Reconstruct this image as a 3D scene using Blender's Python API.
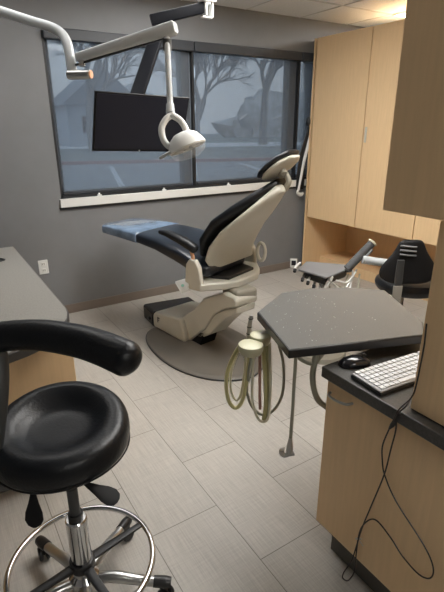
import bpy, bmesh, math, random
from mathutils import Vector, Matrix, noise
random.seed(7)
V = Vector
S = bpy.context.scene
for o in list(bpy.data.objects): bpy.data.objects.remove(o)
PI = math.pi
C = S.collection

# ------------------------------------------------------------------ camera
PITCH, YAW, ROLL = 0.354266605, 0.563538604, -0.00425766688
Fw = V((math.sin(YAW)*math.cos(PITCH), math.cos(YAW)*math.cos(PITCH), -math.sin(PITCH)))
Rt = V((math.cos(YAW), -math.sin(YAW), 0)); Up = Rt.cross(Fw)
R2 = Rt*math.cos(ROLL) + Up*math.sin(ROLL); U2 = -Rt*math.sin(ROLL) + Up*math.cos(ROLL)
cd = bpy.data.cameras.new('camera'); cam = bpy.data.objects.new('camera', cd); C.objects.link(cam)
cam.matrix_world = Matrix(((R2.x, U2.x, -Fw.x, 0), (R2.y, U2.y, -Fw.y, 0), (R2.z, U2.z, -Fw.z, 1.5), (0, 0, 0, 1)))
cd.sensor_fit = 'HORIZONTAL'; cd.sensor_width = 36; cd.lens = 461.7/444*36; cd.clip_start = .02; cd.clip_end = 500
S.camera = cam

# ------------------------------------------------------------------ world, exposure
S.view_settings.view_transform = 'Standard'; S.view_settings.look = 'None'
S.view_settings.gamma = 1; S.view_settings.use_curve_mapping = False
S.view_settings.exposure = 1.15
w = bpy.data.worlds.new('world'); S.world = w; w.use_nodes = True
nt = w.node_tree; nt.nodes.clear()
out = nt.nodes.new('ShaderNodeOutputWorld'); bg = nt.nodes.new('ShaderNodeBackground')
tc = nt.nodes.new('ShaderNodeTexCoord'); sp = nt.nodes.new('ShaderNodeSeparateXYZ'); rp = nt.nodes.new('ShaderNodeValToRGB')
nt.links.new(tc.outputs['Generated'], sp.inputs[0]); nt.links.new(sp.outputs[2], rp.inputs[0])
rp.color_ramp.elements[0].position = 0.0; rp.color_ramp.elements[0].color = (.56, .60, .66, 1)
rp.color_ramp.elements[1].position = .5; rp.color_ramp.elements[1].color = (.80, .90, 1.0, 1)
nt.links.new(rp.outputs[0], bg.inputs[0]); bg.inputs[1].default_value = .68
nt.links.new(bg.outputs[0], out.inputs[0])

PANEL_POWER = 20.0      # emission strength of the ceiling panels
PANELS = [('visible', 4.20, 2.64, .60), ('mid', 1.71, 1.41, .48), ('window', 1.71, 2.63, .38), ('left', .46, 2.63, .09), ('near', .46, -1.64, .28)]      # x, y, relative output; window, left, near: unseen, added as fill light

# ------------------------------------------------------------------ materials
def node(nt, t, **k):
    n = nt.nodes.new(t)
    for a, b in k.items(): setattr(n, a, b)
    return n
def mat(name, col, rough=.5, metal=0, bump=0, bscale=60, var=0, vscale=8, spec=.5, coat=0, stretch=None, alpha=None):
    m = bpy.data.materials.new(name); m.use_nodes = True; nt = m.node_tree
    b = nt.nodes['Principled BSDF']
    b.inputs['Base Color'].default_value = (*col, 1); b.inputs['Roughness'].default_value = rough
    b.inputs['Metallic'].default_value = metal; b.inputs['Specular IOR Level'].default_value = spec
    b.inputs['Coat Weight'].default_value = coat
    tc = node(nt, 'ShaderNodeTexCoord'); mp = node(nt, 'ShaderNodeMapping')
    nt.links.new(tc.outputs['Object'], mp.inputs[0])
    if stretch: mp.inputs['Scale'].default_value = stretch
    if var:
        n = node(nt, 'ShaderNodeTexNoise'); n.inputs['Scale'].default_value = vscale; n.inputs['Detail'].default_value = 6
        nt.links.new(mp.outputs[0], n.inputs[0])
        r = node(nt, 'ShaderNodeValToRGB')
        r.color_ramp.elements[0].position = .3; r.color_ramp.elements[1].position = .7
        r.color_ramp.elements[0].color = (*[c*(1-var) for c in col], 1); r.color_ramp.elements[1].color = (*[min(1, c*(1+var)) for c in col], 1)
        nt.links.new(n.outputs[0], r.inputs[0]); nt.links.new(r.outputs[0], b.inputs['Base Color'])
    if bump:
        n2 = node(nt, 'ShaderNodeTexNoise'); n2.inputs['Scale'].default_value = bscale; n2.inputs['Detail'].default_value = 4
        nt.links.new(mp.outputs[0], n2.inputs[0])
        bp = node(nt, 'ShaderNodeBump'); bp.inputs['Strength'].default_value = bump; bp.inputs['Distance'].default_value = .01
        nt.links.new(n2.outputs[0], bp.inputs['Height']); nt.links.new(bp.outputs[0], b.inputs['Normal'])
    return m
M = {}
M['wall'] = mat('wall_paint', (.195, .20, .21), .6, bump=.05, bscale=200, var=.03)
M['wall_light'] = mat('wall_far_paint', (.36, .35, .33), .7, var=.03)
M['ceiling'] = mat('ceiling_tile', (.74, .77, .80), .9, bump=.3, bscale=300, var=.05, vscale=60)
M['wood'] = mat('maple_laminate', (.80, .57, .325), .42, var=.035, vscale=9, stretch=(9, 9, .6))
M['wood_edge'] = mat('maple_edge', (.75, .53, .30), .45, var=.04, vscale=9, stretch=(9, 9, .6))
M['counter'] = mat('grey_laminate', (.30, .29, .265), .42, var=.12, vscale=130)
M['counter_edge'] = mat('dark_counter_edge', (.055, .052, .05), .35)
M['dark_counter'] = mat('charcoal_laminate', (.062, .060, .056), .3, var=.25, vscale=150)
M['kick'] = mat('kick_vinyl', (.10, .095, .085), .5, var=.1)
M['baseboard'] = mat('taupe_vinyl', (.20, .165, .14), .5)
M['slab'] = mat('tray_laminate', (.125, .125, .12), .27, var=.12, vscale=220, bump=.02, bscale=400)
M['slab_edge'] = mat('black_edge_band', (.012, .012, .013), .35)
M['leather'] = mat('black_vinyl', (.007, .008, .010), .36, bump=.12, bscale=120, spec=.33)
M['leather_blue'] = mat('navy_black_vinyl', (.012, .016, .024), .28, bump=.05, bscale=60)
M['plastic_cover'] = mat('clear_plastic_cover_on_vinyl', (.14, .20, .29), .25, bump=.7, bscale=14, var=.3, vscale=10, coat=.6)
M['cream'] = mat('cream_shell_plastic', (.54, .525, .46), .36, var=.03)
M['cream_dark'] = mat('grey_beige_metal', (.30, .285, .24), .42)
M['taupe'] = mat('taupe_base_cover', (.175, .16, .14), .42, var=.05)
M['matte_black'] = mat('matte_black_vinyl', (.008, .008, .009), .6, spec=.25)
M['flat_black'] = mat('flat_black_paint', (.007, .008, .011), .5, spec=.12)
M['black'] = mat('black_plastic', (.012, .012, .013), .4)
M['black_gloss'] = mat('glossy_black_plastic', (.01, .01, .012), .15)
M['screen'] = mat('dark_screen', (.018, .019, .028), .3, spec=.2)
M['dkgrey'] = mat('dark_grey_plastic', (.045, .047, .048), .45)
M['grey'] = mat('grey_plastic', (.22, .225, .23), .45)
M['strap_grey'] = mat('warm_grey_bracket', (.34, .34, .31), .45)
M['white'] = mat('white_plastic', (.72, .73, .72), .35)
M['whitemetal'] = mat('white_enamel', (.50, .53, .55), .32)
M['chrome'] = mat('chrome', (.62, .62, .62), .13, metal=1)
M['steel'] = mat('brushed_steel', (.50, .50, .49), .3, metal=1, bump=.03, bscale=200)
M['orange'] = mat('peach_cap', (.75, .42, .26), .5)
M['hose'] = mat('olive_cream_hose', (.54, .50, .25), .4)
M['hose_white'] = mat('cream_hose', (.66, .64, .50), .4)
M['hose_grey'] = mat('grey_green_hose', (.30, .295, .23), .45)
M['hose_pink'] = mat('dusty_pink_hose', (.42, .23, .19), .45)
M['holder'] = mat('pale_olive_holder', (.50, .49, .34), .4)
M['key'] = mat('silver_keyboard', (.34, .34, .345), .4)
M['keycap'] = mat('white_keycap', (.60, .61, .62), .45)
M['sill'] = mat('white_sill', (.72, .72, .70), .4)
M['frame'] = mat('window_aluminium', (.13, .145, .165), .4)
M['frame_dark'] = mat('window_gasket', (.015, .017, .02), .5)
M['casset'] = mat('shade_cassette', (.035, .04, .048), .5)
M['cable'] = mat('black_cable', (.02, .012, .010), .4)
M['cable_tie'] = mat('clear_cable_tie', (.55, .5, .42), .4)
M['asphalt'] = mat('wet_asphalt', (.23, .25, .28), .6, var=.12, vscale=.5)
M['curb'] = mat('red_curb', (.42, .27, .27), .8)
M['line'] = mat('road_paint', (.62, .65, .70), .8)
M['grass'] = mat('dull_grass', (.20, .23, .24), .9, var=.3, vscale=.4)
M['bark'] = mat('bark', (.26, .265, .28), .9)
M['foliage'] = mat('winter_shrub', (.50, .51, .53), .95, var=.3, vscale=1.2)
M['siding'] = mat('pale_siding', (.40, .44, .50), .8)
M['roofing'] = mat('grey_roof', (.22, .25, .30), .8)

# floor tiles: 0.30 x 0.617 m planks, half offset, with a fine linear weave
def floor_mat():
    m = bpy.data.materials.new('floor_tile'); m.use_nodes = True; nt = m.node_tree; b = nt.nodes['Principled BSDF']
    g = node(nt, 'ShaderNodeNewGeometry'); s = node(nt, 'ShaderNodeSeparateXYZ'); nt.links.new(g.outputs['Position'], s.inputs[0])
    def mth(op, a, b_):
        n = node(nt, 'ShaderNodeMath', operation=op)
        for i, x in enumerate((a, b_)):
            if isinstance(x, (int, float)): n.inputs[i].default_value = x
            else: nt.links.new(x, n.inputs[i])
        return n.outputs[0]
    u = mth('SUBTRACT', s.outputs[1], 1.606 - .617*20); v = mth('SUBTRACT', s.outputs[0], .488 - .300*20)
    cb = node(nt, 'ShaderNodeCombineXYZ'); nt.links.new(u, cb.inputs[0]); nt.links.new(v, cb.inputs[1])
    br = node(nt, 'ShaderNodeTexBrick'); nt.links.new(cb.outputs[0], br.inputs[0])
    br.offset = .5; br.offset_frequency = 2; br.inputs['Scale'].default_value = 1
    br.inputs['Brick Width'].default_value = .617; br.inputs['Row Height'].default_value = .300
    br.inputs['Mortar Size'].default_value = .0016; br.inputs['Mortar Smooth'].default_value = .1; br.inputs['Bias'].default_value = 0
    br.inputs['Color1'].default_value = (.425, .40, .365, 1); br.inputs['Color2'].default_value = (.47, .445, .405, 1)
    br.inputs['Mortar'].default_value = (.17, .155, .135, 1)
    mp = node(nt, 'ShaderNodeMapping'); mp.inputs['Scale'].default_value = (190, 7, 1); nt.links.new(g.outputs['Position'], mp.inputs[0])
    n = node(nt, 'ShaderNodeTexNoise'); n.inputs['Scale'].default_value = 1; n.inputs['Detail'].default_value = 3; nt.links.new(mp.outputs[0], n.inputs[0])
    mp2 = node(nt, 'ShaderNodeMapping'); mp2.inputs['Scale'].default_value = (9, 170, 1); nt.links.new(g.outputs['Position'], mp2.inputs[0])
    n3 = node(nt, 'ShaderNodeTexNoise'); n3.inputs['Scale'].default_value = 1; nt.links.new(mp2.outputs[0], n3.inputs[0])
    ad = mth('ADD', mth('MULTIPLY', n.outputs[0], .75), mth('MULTIPLY', n3.outputs[0], .35))
    r = node(nt, 'ShaderNodeValToRGB'); nt.links.new(ad, r.inputs[0])
    r.color_ramp.elements[0].position = .38; r.color_ramp.elements[0].color = (.84, .84, .84, 1)
    r.color_ramp.elements[1].position = .72; r.color_ramp.elements[1].color = (1.08, 1.08, 1.08, 1)
    mx = node(nt, 'ShaderNodeMix', data_type='RGBA', blend_type='MULTIPLY'); mx.inputs[0].default_value = 1
    nt.links.new(br.outputs[0], mx.inputs[6]); nt.links.new(r.outputs[0], mx.inputs[7]); nt.links.new(mx.outputs[2], b.inputs['Base Color'])
    b.inputs['Roughness'].default_value = .42
    bp = node(nt, 'ShaderNodeBump'); bp.inputs['Strength'].default_value = .15; bp.inputs['Distance'].default_value = .002
    nt.links.new(ad, bp.inputs['Height']); nt.links.new(bp.outputs[0], b.inputs['Normal'])
    return m
M['floor'] = floor_mat()

def emis(name, col, st):
    m = bpy.data.materials.new(name); m.use_nodes = True; nt = m.node_tree; nt.nodes.clear()
    o = node(nt, 'ShaderNodeOutputMaterial'); e = node(nt, 'ShaderNodeEmission'); e.inputs[0].default_value = (*col, 1); e.inputs[1].default_value = st
    nt.links.new(e.outputs[0], o.inputs[0]); return m

def see_through(name, col, opacity, rough=.6, gloss=False):
    m = bpy.data.materials.new(name); m.use_nodes = True; nt = m.node_tree; nt.nodes.clear()
    o = node(nt, 'ShaderNodeOutputMaterial'); t = node(nt, 'ShaderNodeBsdfTransparent'); mx = node(nt, 'ShaderNodeMixShader')
    if gloss:
        d = node(nt, 'ShaderNodeBsdfGlossy'); d.inputs['Roughness'].default_value = rough; d.inputs[0].default_value = (1, 1, 1, 1)
        t.inputs[0].default_value = (*col, 1)
        fr = node(nt, 'ShaderNodeFresnel'); fr.inputs[0].default_value = 1.5; nt.links.new(fr.outputs[0], mx.inputs[0])
    else:
        d1 = node(nt, 'ShaderNodeBsdfDiffuse'); d1.inputs[0].default_value = (*col, 1); d2 = node(nt, 'ShaderNodeBsdfTranslucent'); d2.inputs[0].default_value = (*col, 1)
        d = node(nt, 'ShaderNodeMixShader'); d.inputs[0].default_value = .5; nt.links.new(d1.outputs[0], d.inputs[1]); nt.links.new(d2.outputs[0], d.inputs[2]); mx.inputs[0].default_value = opacity
    nt.links.new(t.outputs[0], mx.inputs[1]); nt.links.new(d.outputs[0], mx.inputs[2]); nt.links.new(mx.outputs[0], o.inputs[0])
    return m
M['glass'] = see_through('window_glass', (.88, .93, .96), 0, .03, True)
M['shade'] = see_through('solar_screen_mesh', (.22, .25, .29), .45)
M['clearplastic'] = see_through('clear_plastic', (.88, .9, .9), .16)

# ------------------------------------------------------------------ mesh helpers
def bmn(): return bmesh.new()
def add_box(bm, lo, hi, rot=None, ctr=None):
    lo, hi = V(lo), V(hi); vs = []
    for z in (lo.z, hi.z):
        for x, y in ((lo.x, lo.y), (hi.x, lo.y), (hi.x, hi.y), (lo.x, hi.y)):
            p = V((x, y, z))
            if rot is not None: p = rot @ p
            if ctr is not None: p = p + V(ctr)
            vs.append(bm.verts.new(p))
    for f in ((0, 3, 2, 1), (4, 5, 6, 7), (0, 1, 5, 4), (1, 2, 6, 5), (2, 3, 7, 6), (3, 0, 4, 7)): bm.faces.new([vs[i] for i in f])
def frame_of(t):
    t = t.normalized(); a = V((0, 0, 1)) if abs(t.z) < .9 else V((1, 0, 0))
    u = t.cross(a).normalized(); return u, t.cross(u).normalized()
def add_rings(bm, rings, cap=True, closed=False):
    rs = [[bm.verts.new(p) for p in r] for r in rings]; n = len(rs[0])
    rng = range(len(rs)) if closed else range(len(rs)-1)
    for i in rng:
        A, B = rs[i], rs[(i+1) % len(rs)]
        for j in range(n): bm.faces.new((A[j], A[(j+1) % n], B[(j+1) % n], B[j]))
    if cap and not closed: bm.faces.new(rs[0][::-1]); bm.faces.new(rs[-1])
def spline(pts, k=8):
    P = [V(p) for p in pts]; Q = [2*P[0]-P[1]] + P + [2*P[-1]-P[-2]]; o = []
    for i in range(1, len(Q)-2):
        a, b, c, d = Q[i-1:i+3]
        for j in range(k):
            t = j/k
            o.append(.5*((2*b) + (-a+c)*t + (2*a-5*b+4*c-d)*t*t + (-a+3*b-3*c+d)*t**3))
    o.append(P[-1]); return o
def add_tube(bm, pts, r, n=12, k=6, cap=True, closed=False, smooth=True, flat=None, arc=False):
    P = spline(pts, k) if (smooth and len(pts) > 2) else [V(p) for p in pts]
    cum = [0]
    for a_, b_ in zip(P, P[1:]): cum.append(cum[-1] + (b_-a_).length)
    N = len(P); rings = []; pu = None
    for i, p in enumerate(P):
        if closed: t = P[(i+1) % N] - P[i-1]
        else: t = P[min(i+1, N-1)] - P[max(i-1, 0)]
        t.normalize()
        if pu is None: u, v = frame_of(t)
        else:
            u = (pu - t*pu.dot(t)).normalized(); v = t.cross(u)
        pu = u
        f = i/(N-1)
        if arc: f = cum[i]/cum[-1]
        if callable(r): rr = r(f)
        elif isinstance(r, (list, tuple)):
            x = f*(len(r)-1); a = min(int(x), len(r)-2); rr = r[a] + (r[a+1]-r[a])*(x-a)
        else: rr = r
        rings.append([p + u*math.cos(2*PI*j/n)*rr + v*math.sin(2*PI*j/n)*rr*(flat or 1) for j in range(n)])
    add_rings(bm, rings, cap, closed)
def add_cyl(bm, a, b, r, r2=None, n=20): add_tube(bm, [a, b], [r, r if r2 is None else r2], n, smooth=False)
def add_ring(bm, c, R, r, axis=(0, 0, 1), n=48, m=10, flat=1, sc=1):
    ax = V(axis).normalized(); u, v = frame_of(ax); c = V(c); rings = []
    for i in range(n):
        a = 2*PI*i/n; d = u*math.cos(a) + v*math.sin(a)*sc; p = c + d*R
        rings.append([p + d.normalized()*math.cos(2*PI*j/m)*r + ax*math.sin(2*PI*j/m)*r*flat for j in range(m)])
    add_rings(bm, rings, closed=True)
def add_lathe(bm, c, prof, axis=(0, 0, 1), n=32, sx=1, sy=1):
    ax = V(axis).normalized()
    if abs(ax.z) > .99: u, v = V((1, 0, 0)), V((0, 1, 0))*(1 if ax.z > 0 else -1)
    else: u, v = frame_of(ax)
    c = V(c)
    add_rings(bm, [[c + ax*z + (u*math.cos(2*PI*j/n)*sx + v*math.sin(2*PI*j/n)*sy)*max(r, 1e-4) for j in range(n)] for r, z in prof])
def add_prism(bm, poly, z0, z1):
    a = [bm.verts.new((x, y, z0)) for x, y in poly]; b = [bm.verts.new((x, y, z1)) for x, y in poly]; n = len(poly)
    bm.faces.new(a[::-1]); bm.faces.new(b)
    for i in range(n): bm.faces.new((a[i], a[(i+1) % n], b[(i+1) % n], b[i]))
def add_extr(bm, poly, d):         # 3-D polygon pushed along vector d
    d = V(d); a = [bm.verts.new(V(p)) for p in poly]; b = [bm.verts.new(V(p)+d) for p in poly]; n = len(poly)
    bm.faces.new(a[::-1]); bm.faces.new(b)
    for i in range(n): bm.faces.new((a[i], a[(i+1) % n], b[(i+1) % n], b[i]))
def superring(c, u, v, e=2.6, n=28):
    o = []
    for j in range(n):
        a = 2*PI*j/n; ca, sa = math.cos(a), math.sin(a)
        o.append(V(c) + V(u)*(abs(ca)**(2/e))*(1 if ca >= 0 else -1) + V(v)*(abs(sa)**(2/e))*(1 if sa >= 0 else -1))
    return o
def add_loft(bm, secs, e=3.2, n=32, round_ends=.5):
    """secs: list of (centre, half-width vector, half-height vector); ends are rounded over"""
    c0, u0, v0 = [V(x) for x in secs[0]]; c1, u1, v1 = [V(x) for x in secs[-1]]
    t0 = (V(secs[0][0]) - V(secs[1][0])).normalized()*v0.length*round_ends*2
    t1 = (V(secs[-1][0]) - V(secs[-2][0])).normalized()*v1.length*round_ends*2
    rings = []
    for f in (1, .85, .5): rings.append(superring(c0 + t0*f*.5, u0*(1-f*.5*v0.length/u0.length*1.6), v0*max(.12, math.sqrt(1-f*f)), e, n))
    for c, u, v in secs: rings.append(superring(c, u, v, e, n))
    for f in (.5, .85, 1): rings.append(superring(c1 + t1*f*.5, u1*(1-f*.5*v1.length/u1.length*1.6), v1*max(.12, math.sqrt(1-f*f)), e, n))
    add_rings(bm, rings)

def obj(name, bm, m, parent=None, smooth=True, bevel=0, sub=0, angle=38, seg=2):
    bmesh.ops.recalc_face_normals(bm, faces=bm.faces)
    if parent is None:
        lo = V((min(v.co.x for v in bm.verts), min(v.co.y for v in bm.verts), min(v.co.z for v in bm.verts)))
        hi = V((max(v.co.x for v in bm.verts), max(v.co.y for v in bm.verts), max(v.co.z for v in bm.verts)))
        loc = V(((lo.x+hi.x)/2, (lo.y+hi.y)/2, lo.z))
    else:
        loc = V((0, 0, 0)); p = parent
        while p is not None: loc = loc + V(p.location); p = p.parent
    bmesh.ops.translate(bm, verts=bm.verts, vec=-loc)
    me = bpy.data.meshes.new(name); bm.to_mesh(me); bm.free()
    me.materials.append(M[m] if isinstance(m, str) else m)
    o = bpy.data.objects.new(name, me); C.objects.link(o)
    if parent is None: o.location = loc
    else: o.parent = parent
    if bevel:
        b = o.modifiers.new('bevel', 'BEVEL'); b.width = bevel; b.segments = seg; b.limit_method = 'ANGLE'; b.angle_limit = math.radians(30)
    if sub:
        s = o.modifiers.new('sub', 'SUBSURF'); s.levels = sub; s.render_levels = sub
    if smooth:
        for p in me.polygons: p.use_smooth = True
        try: me.set_sharp_from_angle(angle=math.radians(angle))
        except Exception: pass
    return o
def thing(name, label, cat, loc, group=None):
    o = bpy.data.objects.new(name, None); C.objects.link(o); o.empty_display_size = .05; o.location = loc
    o['label'] = label; o['category'] = cat
    if group: o['group'] = group
    return o
def tag(o, label, cat, group=None, kind=None):
    o['label'] = label; o['category'] = cat
    if group: o['group'] = group
    if kind: o['kind'] = kind
    return o
def struct(name, bm, m, parent=None, **k):
    o = obj(name, bm, m, parent, **k)
    if parent is None: o['kind'] = 'structure'
    return o
def box(name, lo, hi, m, parent=None, bevel=0, **k):
    b = bmn(); add_box(b, lo, hi); return obj(name, b, m, parent, smooth=bool(bevel), bevel=bevel, **k)
def sbox(name, lo, hi, m, bevel=0):
    o = box(name, lo, hi, m, None, bevel); o['kind'] = 'structure'; return o

# ------------------------------------------------------------------ room shell
W = 3.785; XL, XR, YB, H = -1.25, 5.6, -2.3, 2.44
sbox('floor', (XL-.12, YB-.12, -.12), (XR+.12, W+.14, 0), 'floor')
# suspended ceiling with T-grid lines
sbox('ceiling', (XL-.12, YB-.12, H), (XR+.12, W+.14, H+.1), 'ceiling')
gb = bmn()
x = 3.885
xs = [3.885 + .622*i for i in range(-8, 3)]
for x in xs: add_box(gb, (x-.005, YB, H-.004), (x+.005, W, H))
for i in range(5):
    y = 3.24-1.22*i
    if y > YB: add_box(gb, (XL, y-.012, H-.005), (XR, y+.012, H))
struct('trim_1', gb, mat('ceiling_grid', (.58, .60, .62), .7), smooth=False)
# back wall with the window opening
wx0, wx1, wz0, wz1 = .897, 3.72, .96, 2.155
b = bmn()
add_box(b, (XL-.12, W, 0), (wx0, W+.14, H)); add_box(b, (wx1, W, 0), (XR+.12, W+.14, H))
add_box(b, (wx0, W, 0), (wx1, W+.14, wz0)); add_box(b, (wx0, W, wz1), (wx1, W+.14, H))
bmesh.ops.remove_doubles(b, verts=b.verts, dist=1e-5)
struct('wall_back', b, 'wall', smooth=False)
sbox('wall_left', (XL-.12, YB-.12, 0), (XL, W, H), 'wall')
sbox('wall_right', (XR, YB-.12, 0), (XR+.12, W, H), 'wall_light')
sbox('wall_front', (XL, YB-.12, 0), (XR, YB, H), 'wall_light')
b = bmn(); add_box(b, (XL, W-.012, 0), (3.40, W, .078)); add_box(b, (4.07, W-.012, 0), (XR, W, .078))
struct('baseboard_back', b, 'baseboard', bevel=.003)
sbox('baseboard_left', (XL, YB, 0), (XL+.012, W-.012, .078), 'baseboard')
sbox('baseboard_right', (XR-.012, YB, 0), (XR, W-.012, .078), 'baseboard')

# window: aluminium frame, mullions, glass
win = bpy.data.objects.new('window_1', None); C.objects.link(win); win.location = (2.3, W+.1, wz0); win['kind'] = 'structure'
b = bmn()
add_box(b, (wx0, W+.05, wz0), (wx0+.05, W+.13, wz1)); add_box(b, (wx1-.05, W+.05, wz0), (wx1, W+.13, wz1))
add_box(b, (wx0, W+.05, wz0), (wx1, W+.13, wz0+.05)); add_box(b, (wx0, W+.05, wz1-.05), (wx1, W+.13, wz1))
for mx_ in (2.06, 3.245): add_box(b, (mx_-.045, W+.04, wz0), (mx_+.045, W+.13, wz1))
obj('window_frame', b, 'frame', win, smooth=True, bevel=.003)
for i, (a, c_) in enumerate(((wx0+.05, 2.015), (2.105, 3.20), (3.29, wx1-.05))):
    box('window_glass', (a, W+.085, wz0+.05), (c_, W+.091, wz1-.05), 'glass', win)
b = bmn()
for mx_ in (2.112, 3.297): add_box(b, (mx_-.010, W+.003, wz0), (mx_+.010, W+.05, wz1))
add_box(b, (wx0, W+.002, wz0), (wx0+.016, W+.05, wz1)); add_box(b, (wx0, W+.002, wz0), (wx1, W+.05, wz0+.022))
obj('window_gasket', b, 'frame_dark', win, smooth=False)
sl = sbox('trim_2', (wx0-.014, W-.025, .893), (wx1, W+.05, .960), 'sill', bevel=.004)
sk = sbox('trim_3', (wx0-.02, W-.012, .872), (wx1, W, .893), 'frame_dark')

# roller shades
for i, (a, c_, lab) in enumerate(((wx0+.02, 2.094, 'leftmost grey mesh roller shade, behind the black monitor'),
                                (2.128, 3.280, 'middle grey mesh roller shade, seen past the dental light and headrest'),
                                (3.312, wx1-.01, 'narrow grey mesh roller shade beside the tall maple cabinet'))):
    t = thing('roller_shade', lab, 'window shade', ((a+c_)/2, W+.02, wz0+.03), 'roller shades in the window')
    box('shade_fabric', (a+.01, W+.020, wz0+.045), (c_-.01 if i != 2 else c_, W+.0215, wz1-.07), 'shade', t)
    box('hem_bar', (a+.01, W+.013, wz0+.025), (c_-.01, W+.030, wz0+.047), 'casset', t, bevel=.003)
    box('cassette', (max(a-.012, wx0+.002), W-.035, wz1-.078), (min(c_+.012, wx1-.002), W+.04, wz1-.003), 'casset', t, bevel=.006)
for (x, lab) in ((1.205, 'small white shade clip on the sill left of the dental light'), (1.79, 'small white shade clip on the sill below the dental light'), (2.47, 'small white shade clip on the sill under the middle shade')):
    b = bmn(); add_box(b, (x-.018, W-.012, .960), (x+.018, W+.004, .972)); add_cyl(b, (x, W-.006, .968), (x, W+.006, .982), .008)
    tag(obj('shade_clip', b, 'white', bevel=.002), lab, 'clip', 'shade clips on the sill')

# outlet
t = thing('wall_outlet', 'white duplex power outlet on the grey wall above the baseboard', 'outlet', (.692, W, .435))
box('cover_plate', (.655, W-.007, .378), (.729, W, .493), 'white', t, bevel=.003)
for dz in (-.026, .026):
    b = bmn(); add_box(b, (.675, W-.011, .435+dz-.017), (.709, W-.006, .435+dz+.017)); s_ = obj('socket', b, 'sill', t, bevel=.004)
    b = bmn()
    for dx in (-.007, .007): add_box(b, (.692+dx-.0015, W-.0118, .435+dz-.006), (.692+dx+.0015, W-.0105, .435+dz+.008))
    obj('slot', b, 'black', s_, smooth=False)

# ceiling light panels
labs = {'visible': 'lit white ceiling light panel beyond the tall cabinet', 'mid': 'lit white ceiling light panel over the room centre', 'left': 'dim unseen ceiling panel added as fill over the left desk', 'window': 'unseen ceiling panel added as fill over the dental chair', 'near': 'unseen ceiling panel added as fill behind the camera'}
for key, x, y, rel in PANELS:
    t = thing('ceiling_light', labs[key], 'ceiling light', (x, y, H-.02), 'ceiling light panels')
    b = bmn()
    for lo, hi in (((-.305, -.61), (-.285, .61)), ((.285, -.61), (.305, .61)), ((-.285, -.61), (.285, -.59)), ((-.285, .59), (.285, .61))):
        add_box(b, (x+lo[0], y+lo[1], H-.012), (x+hi[0], y+hi[1], H-.0005))
    obj('frame', b, 'white', t, smooth=False)
    box('diffuser', (x-.285, y-.59, H-.008), (x+.285, y+.59, H-.004), emis('lit_diffuser', (1.0, .975, .935), PANEL_POWER*rel), t)

# ------------------------------------------------------------------ outside
og = -.2
sbox('ground', (-30, W+.3, og-.1), (80, 90, og), 'asphalt')
b = bmn(); add_box(b, (0, 0, 0), (60, .35, .14)); c0 = V((-2, 25.5, og)); dr = V((11.2, -4.0, 0)).normalized()
rz = Matrix.Rotation(math.atan2(dr.y, dr.x), 3, 'Z')
bmesh.ops.transform(b, matrix=Matrix.Translation(c0) @ rz.to_4x4(), verts=b.verts)
struct('curb', b, 'curb', smooth=False)
b = bmn(); add_box(b, (0, .35, 0), (90, 60, .10)); bmesh.ops.transform(b, matrix=Matrix.Translation(c0-dr*10) @ rz.to_4x4(), verts=b.verts)
struct('lawn', b, 'grass', smooth=False)
b = bmn(); add_box(b, (0, 14, .10), (90, 22, .13)); bmesh.ops.transform(b, matrix=Matrix.Translation(c0-dr*10) @ rz.to_4x4(), verts=b.verts)
struct('road', b, 'line', smooth=False)
for (x0, y0, x1, y1) in ((7.2, 20.6, 4.95, 13.3), (13.0, 19.0, 10.4, 12.0), (17.5, 16.8, 14.8, 10.0)):
    d = V((x1-x0, y1-y0, 0)); nrm = V((-d.y, d.x, 0)).normalized()*.09; b = bmn()
    add_prism(b, [(x0-nrm.x, y0-nrm.y), (x1-nrm.x, y1-nrm.y), (x1+nrm.x, y1+nrm.y), (x0+nrm.x, y0+nrm.y)], og, og+.006)
    struct('parking_line', b, 'line', smooth=False)
def tree(x, y, h, lab, seed):
    rnd = random.Random(seed); t = thing('bare_tree', lab, 'tree', (x, y, og), 'bare trees outside the window')
    b = bmn()
    def branch(p, d, L, r, lv):
        q = p + d*L*.5 + V((rnd.uniform(-1, 1), rnd.uniform(-1, 1), rnd.uniform(-.3, .5)))*L*.06; e = p + d*L
        add_tube(b, [p, q, e], [r, r*.8, r*.6], 6 if lv < 2 else 4, 3)
        if lv >= 5: return
        for i in range(4 if lv else 5):
            a = rnd.uniform(0, 2*PI); sprd = rnd.uniform(.4, .85)
            u, v = frame_of(d); nd = (d + (u*math.cos(a)+v*math.sin(a))*sprd + V((0, 0, .12))).normalized()
            branch(p + (e-p)*rnd.uniform(.55, 1), nd, L*rnd.uniform(.6, .78), r*.55, lv+1)
    branch(V((x, y, og)), V((.03, 0, 1)).normalized(), h*.27, h*.022, 0)
    obj('trunk_and_branches', b, 'bark', t)
tree(9.8, 31, 15, 'bare winter tree outside the left pane', 3)
tree(25, 33, 17, 'large bare winter tree outside the middle pane', 5)
tree(20.5, 36, 14, 'bare winter tree beyond the curb behind the shade pull', 8)
tree(38, 36, 12, 'bare winter tree outside the narrow pane', 11)
def shrub(x, y, sx, sy, h, lab, seed):
    b = bmn(); bmesh.ops.create_icosphere(b, subdivisions=4, radius=1)
    for v in b.verts:
        n_ = noise.noise(v.co*2.3 + V((seed, 0, 0)))*.35 + noise.noise(v.co*6 + V((0, seed, 0)))*.15
        v.co = v.co*(1+n_); v.co = V((v.co.x*sx+x, v.co.y*sy+y, v.co.z*h+og))
    tag(obj('shrub', b, 'foliage'), lab, 'shrub', 'shrubs across the lot')
shrub(9, 56, 9, 3, 5.5, 'long grey shrub mass across the road, outside left pane', 1)
shrub(25, 60, 9, 3, 5.5, 'broad grey shrub mass across the road, middle pane left', 2)
shrub(45, 56, 9, 3, 6, 'grey shrub mass across the road, middle pane right', 4)
shrub(66, 50, 10, 4, 7.5, 'tall grey shrub mass outside the narrow pane', 5)
t = thing('house', 'pale gabled house across the lot, outside left pane', 'house', (4, 44, og))
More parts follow.
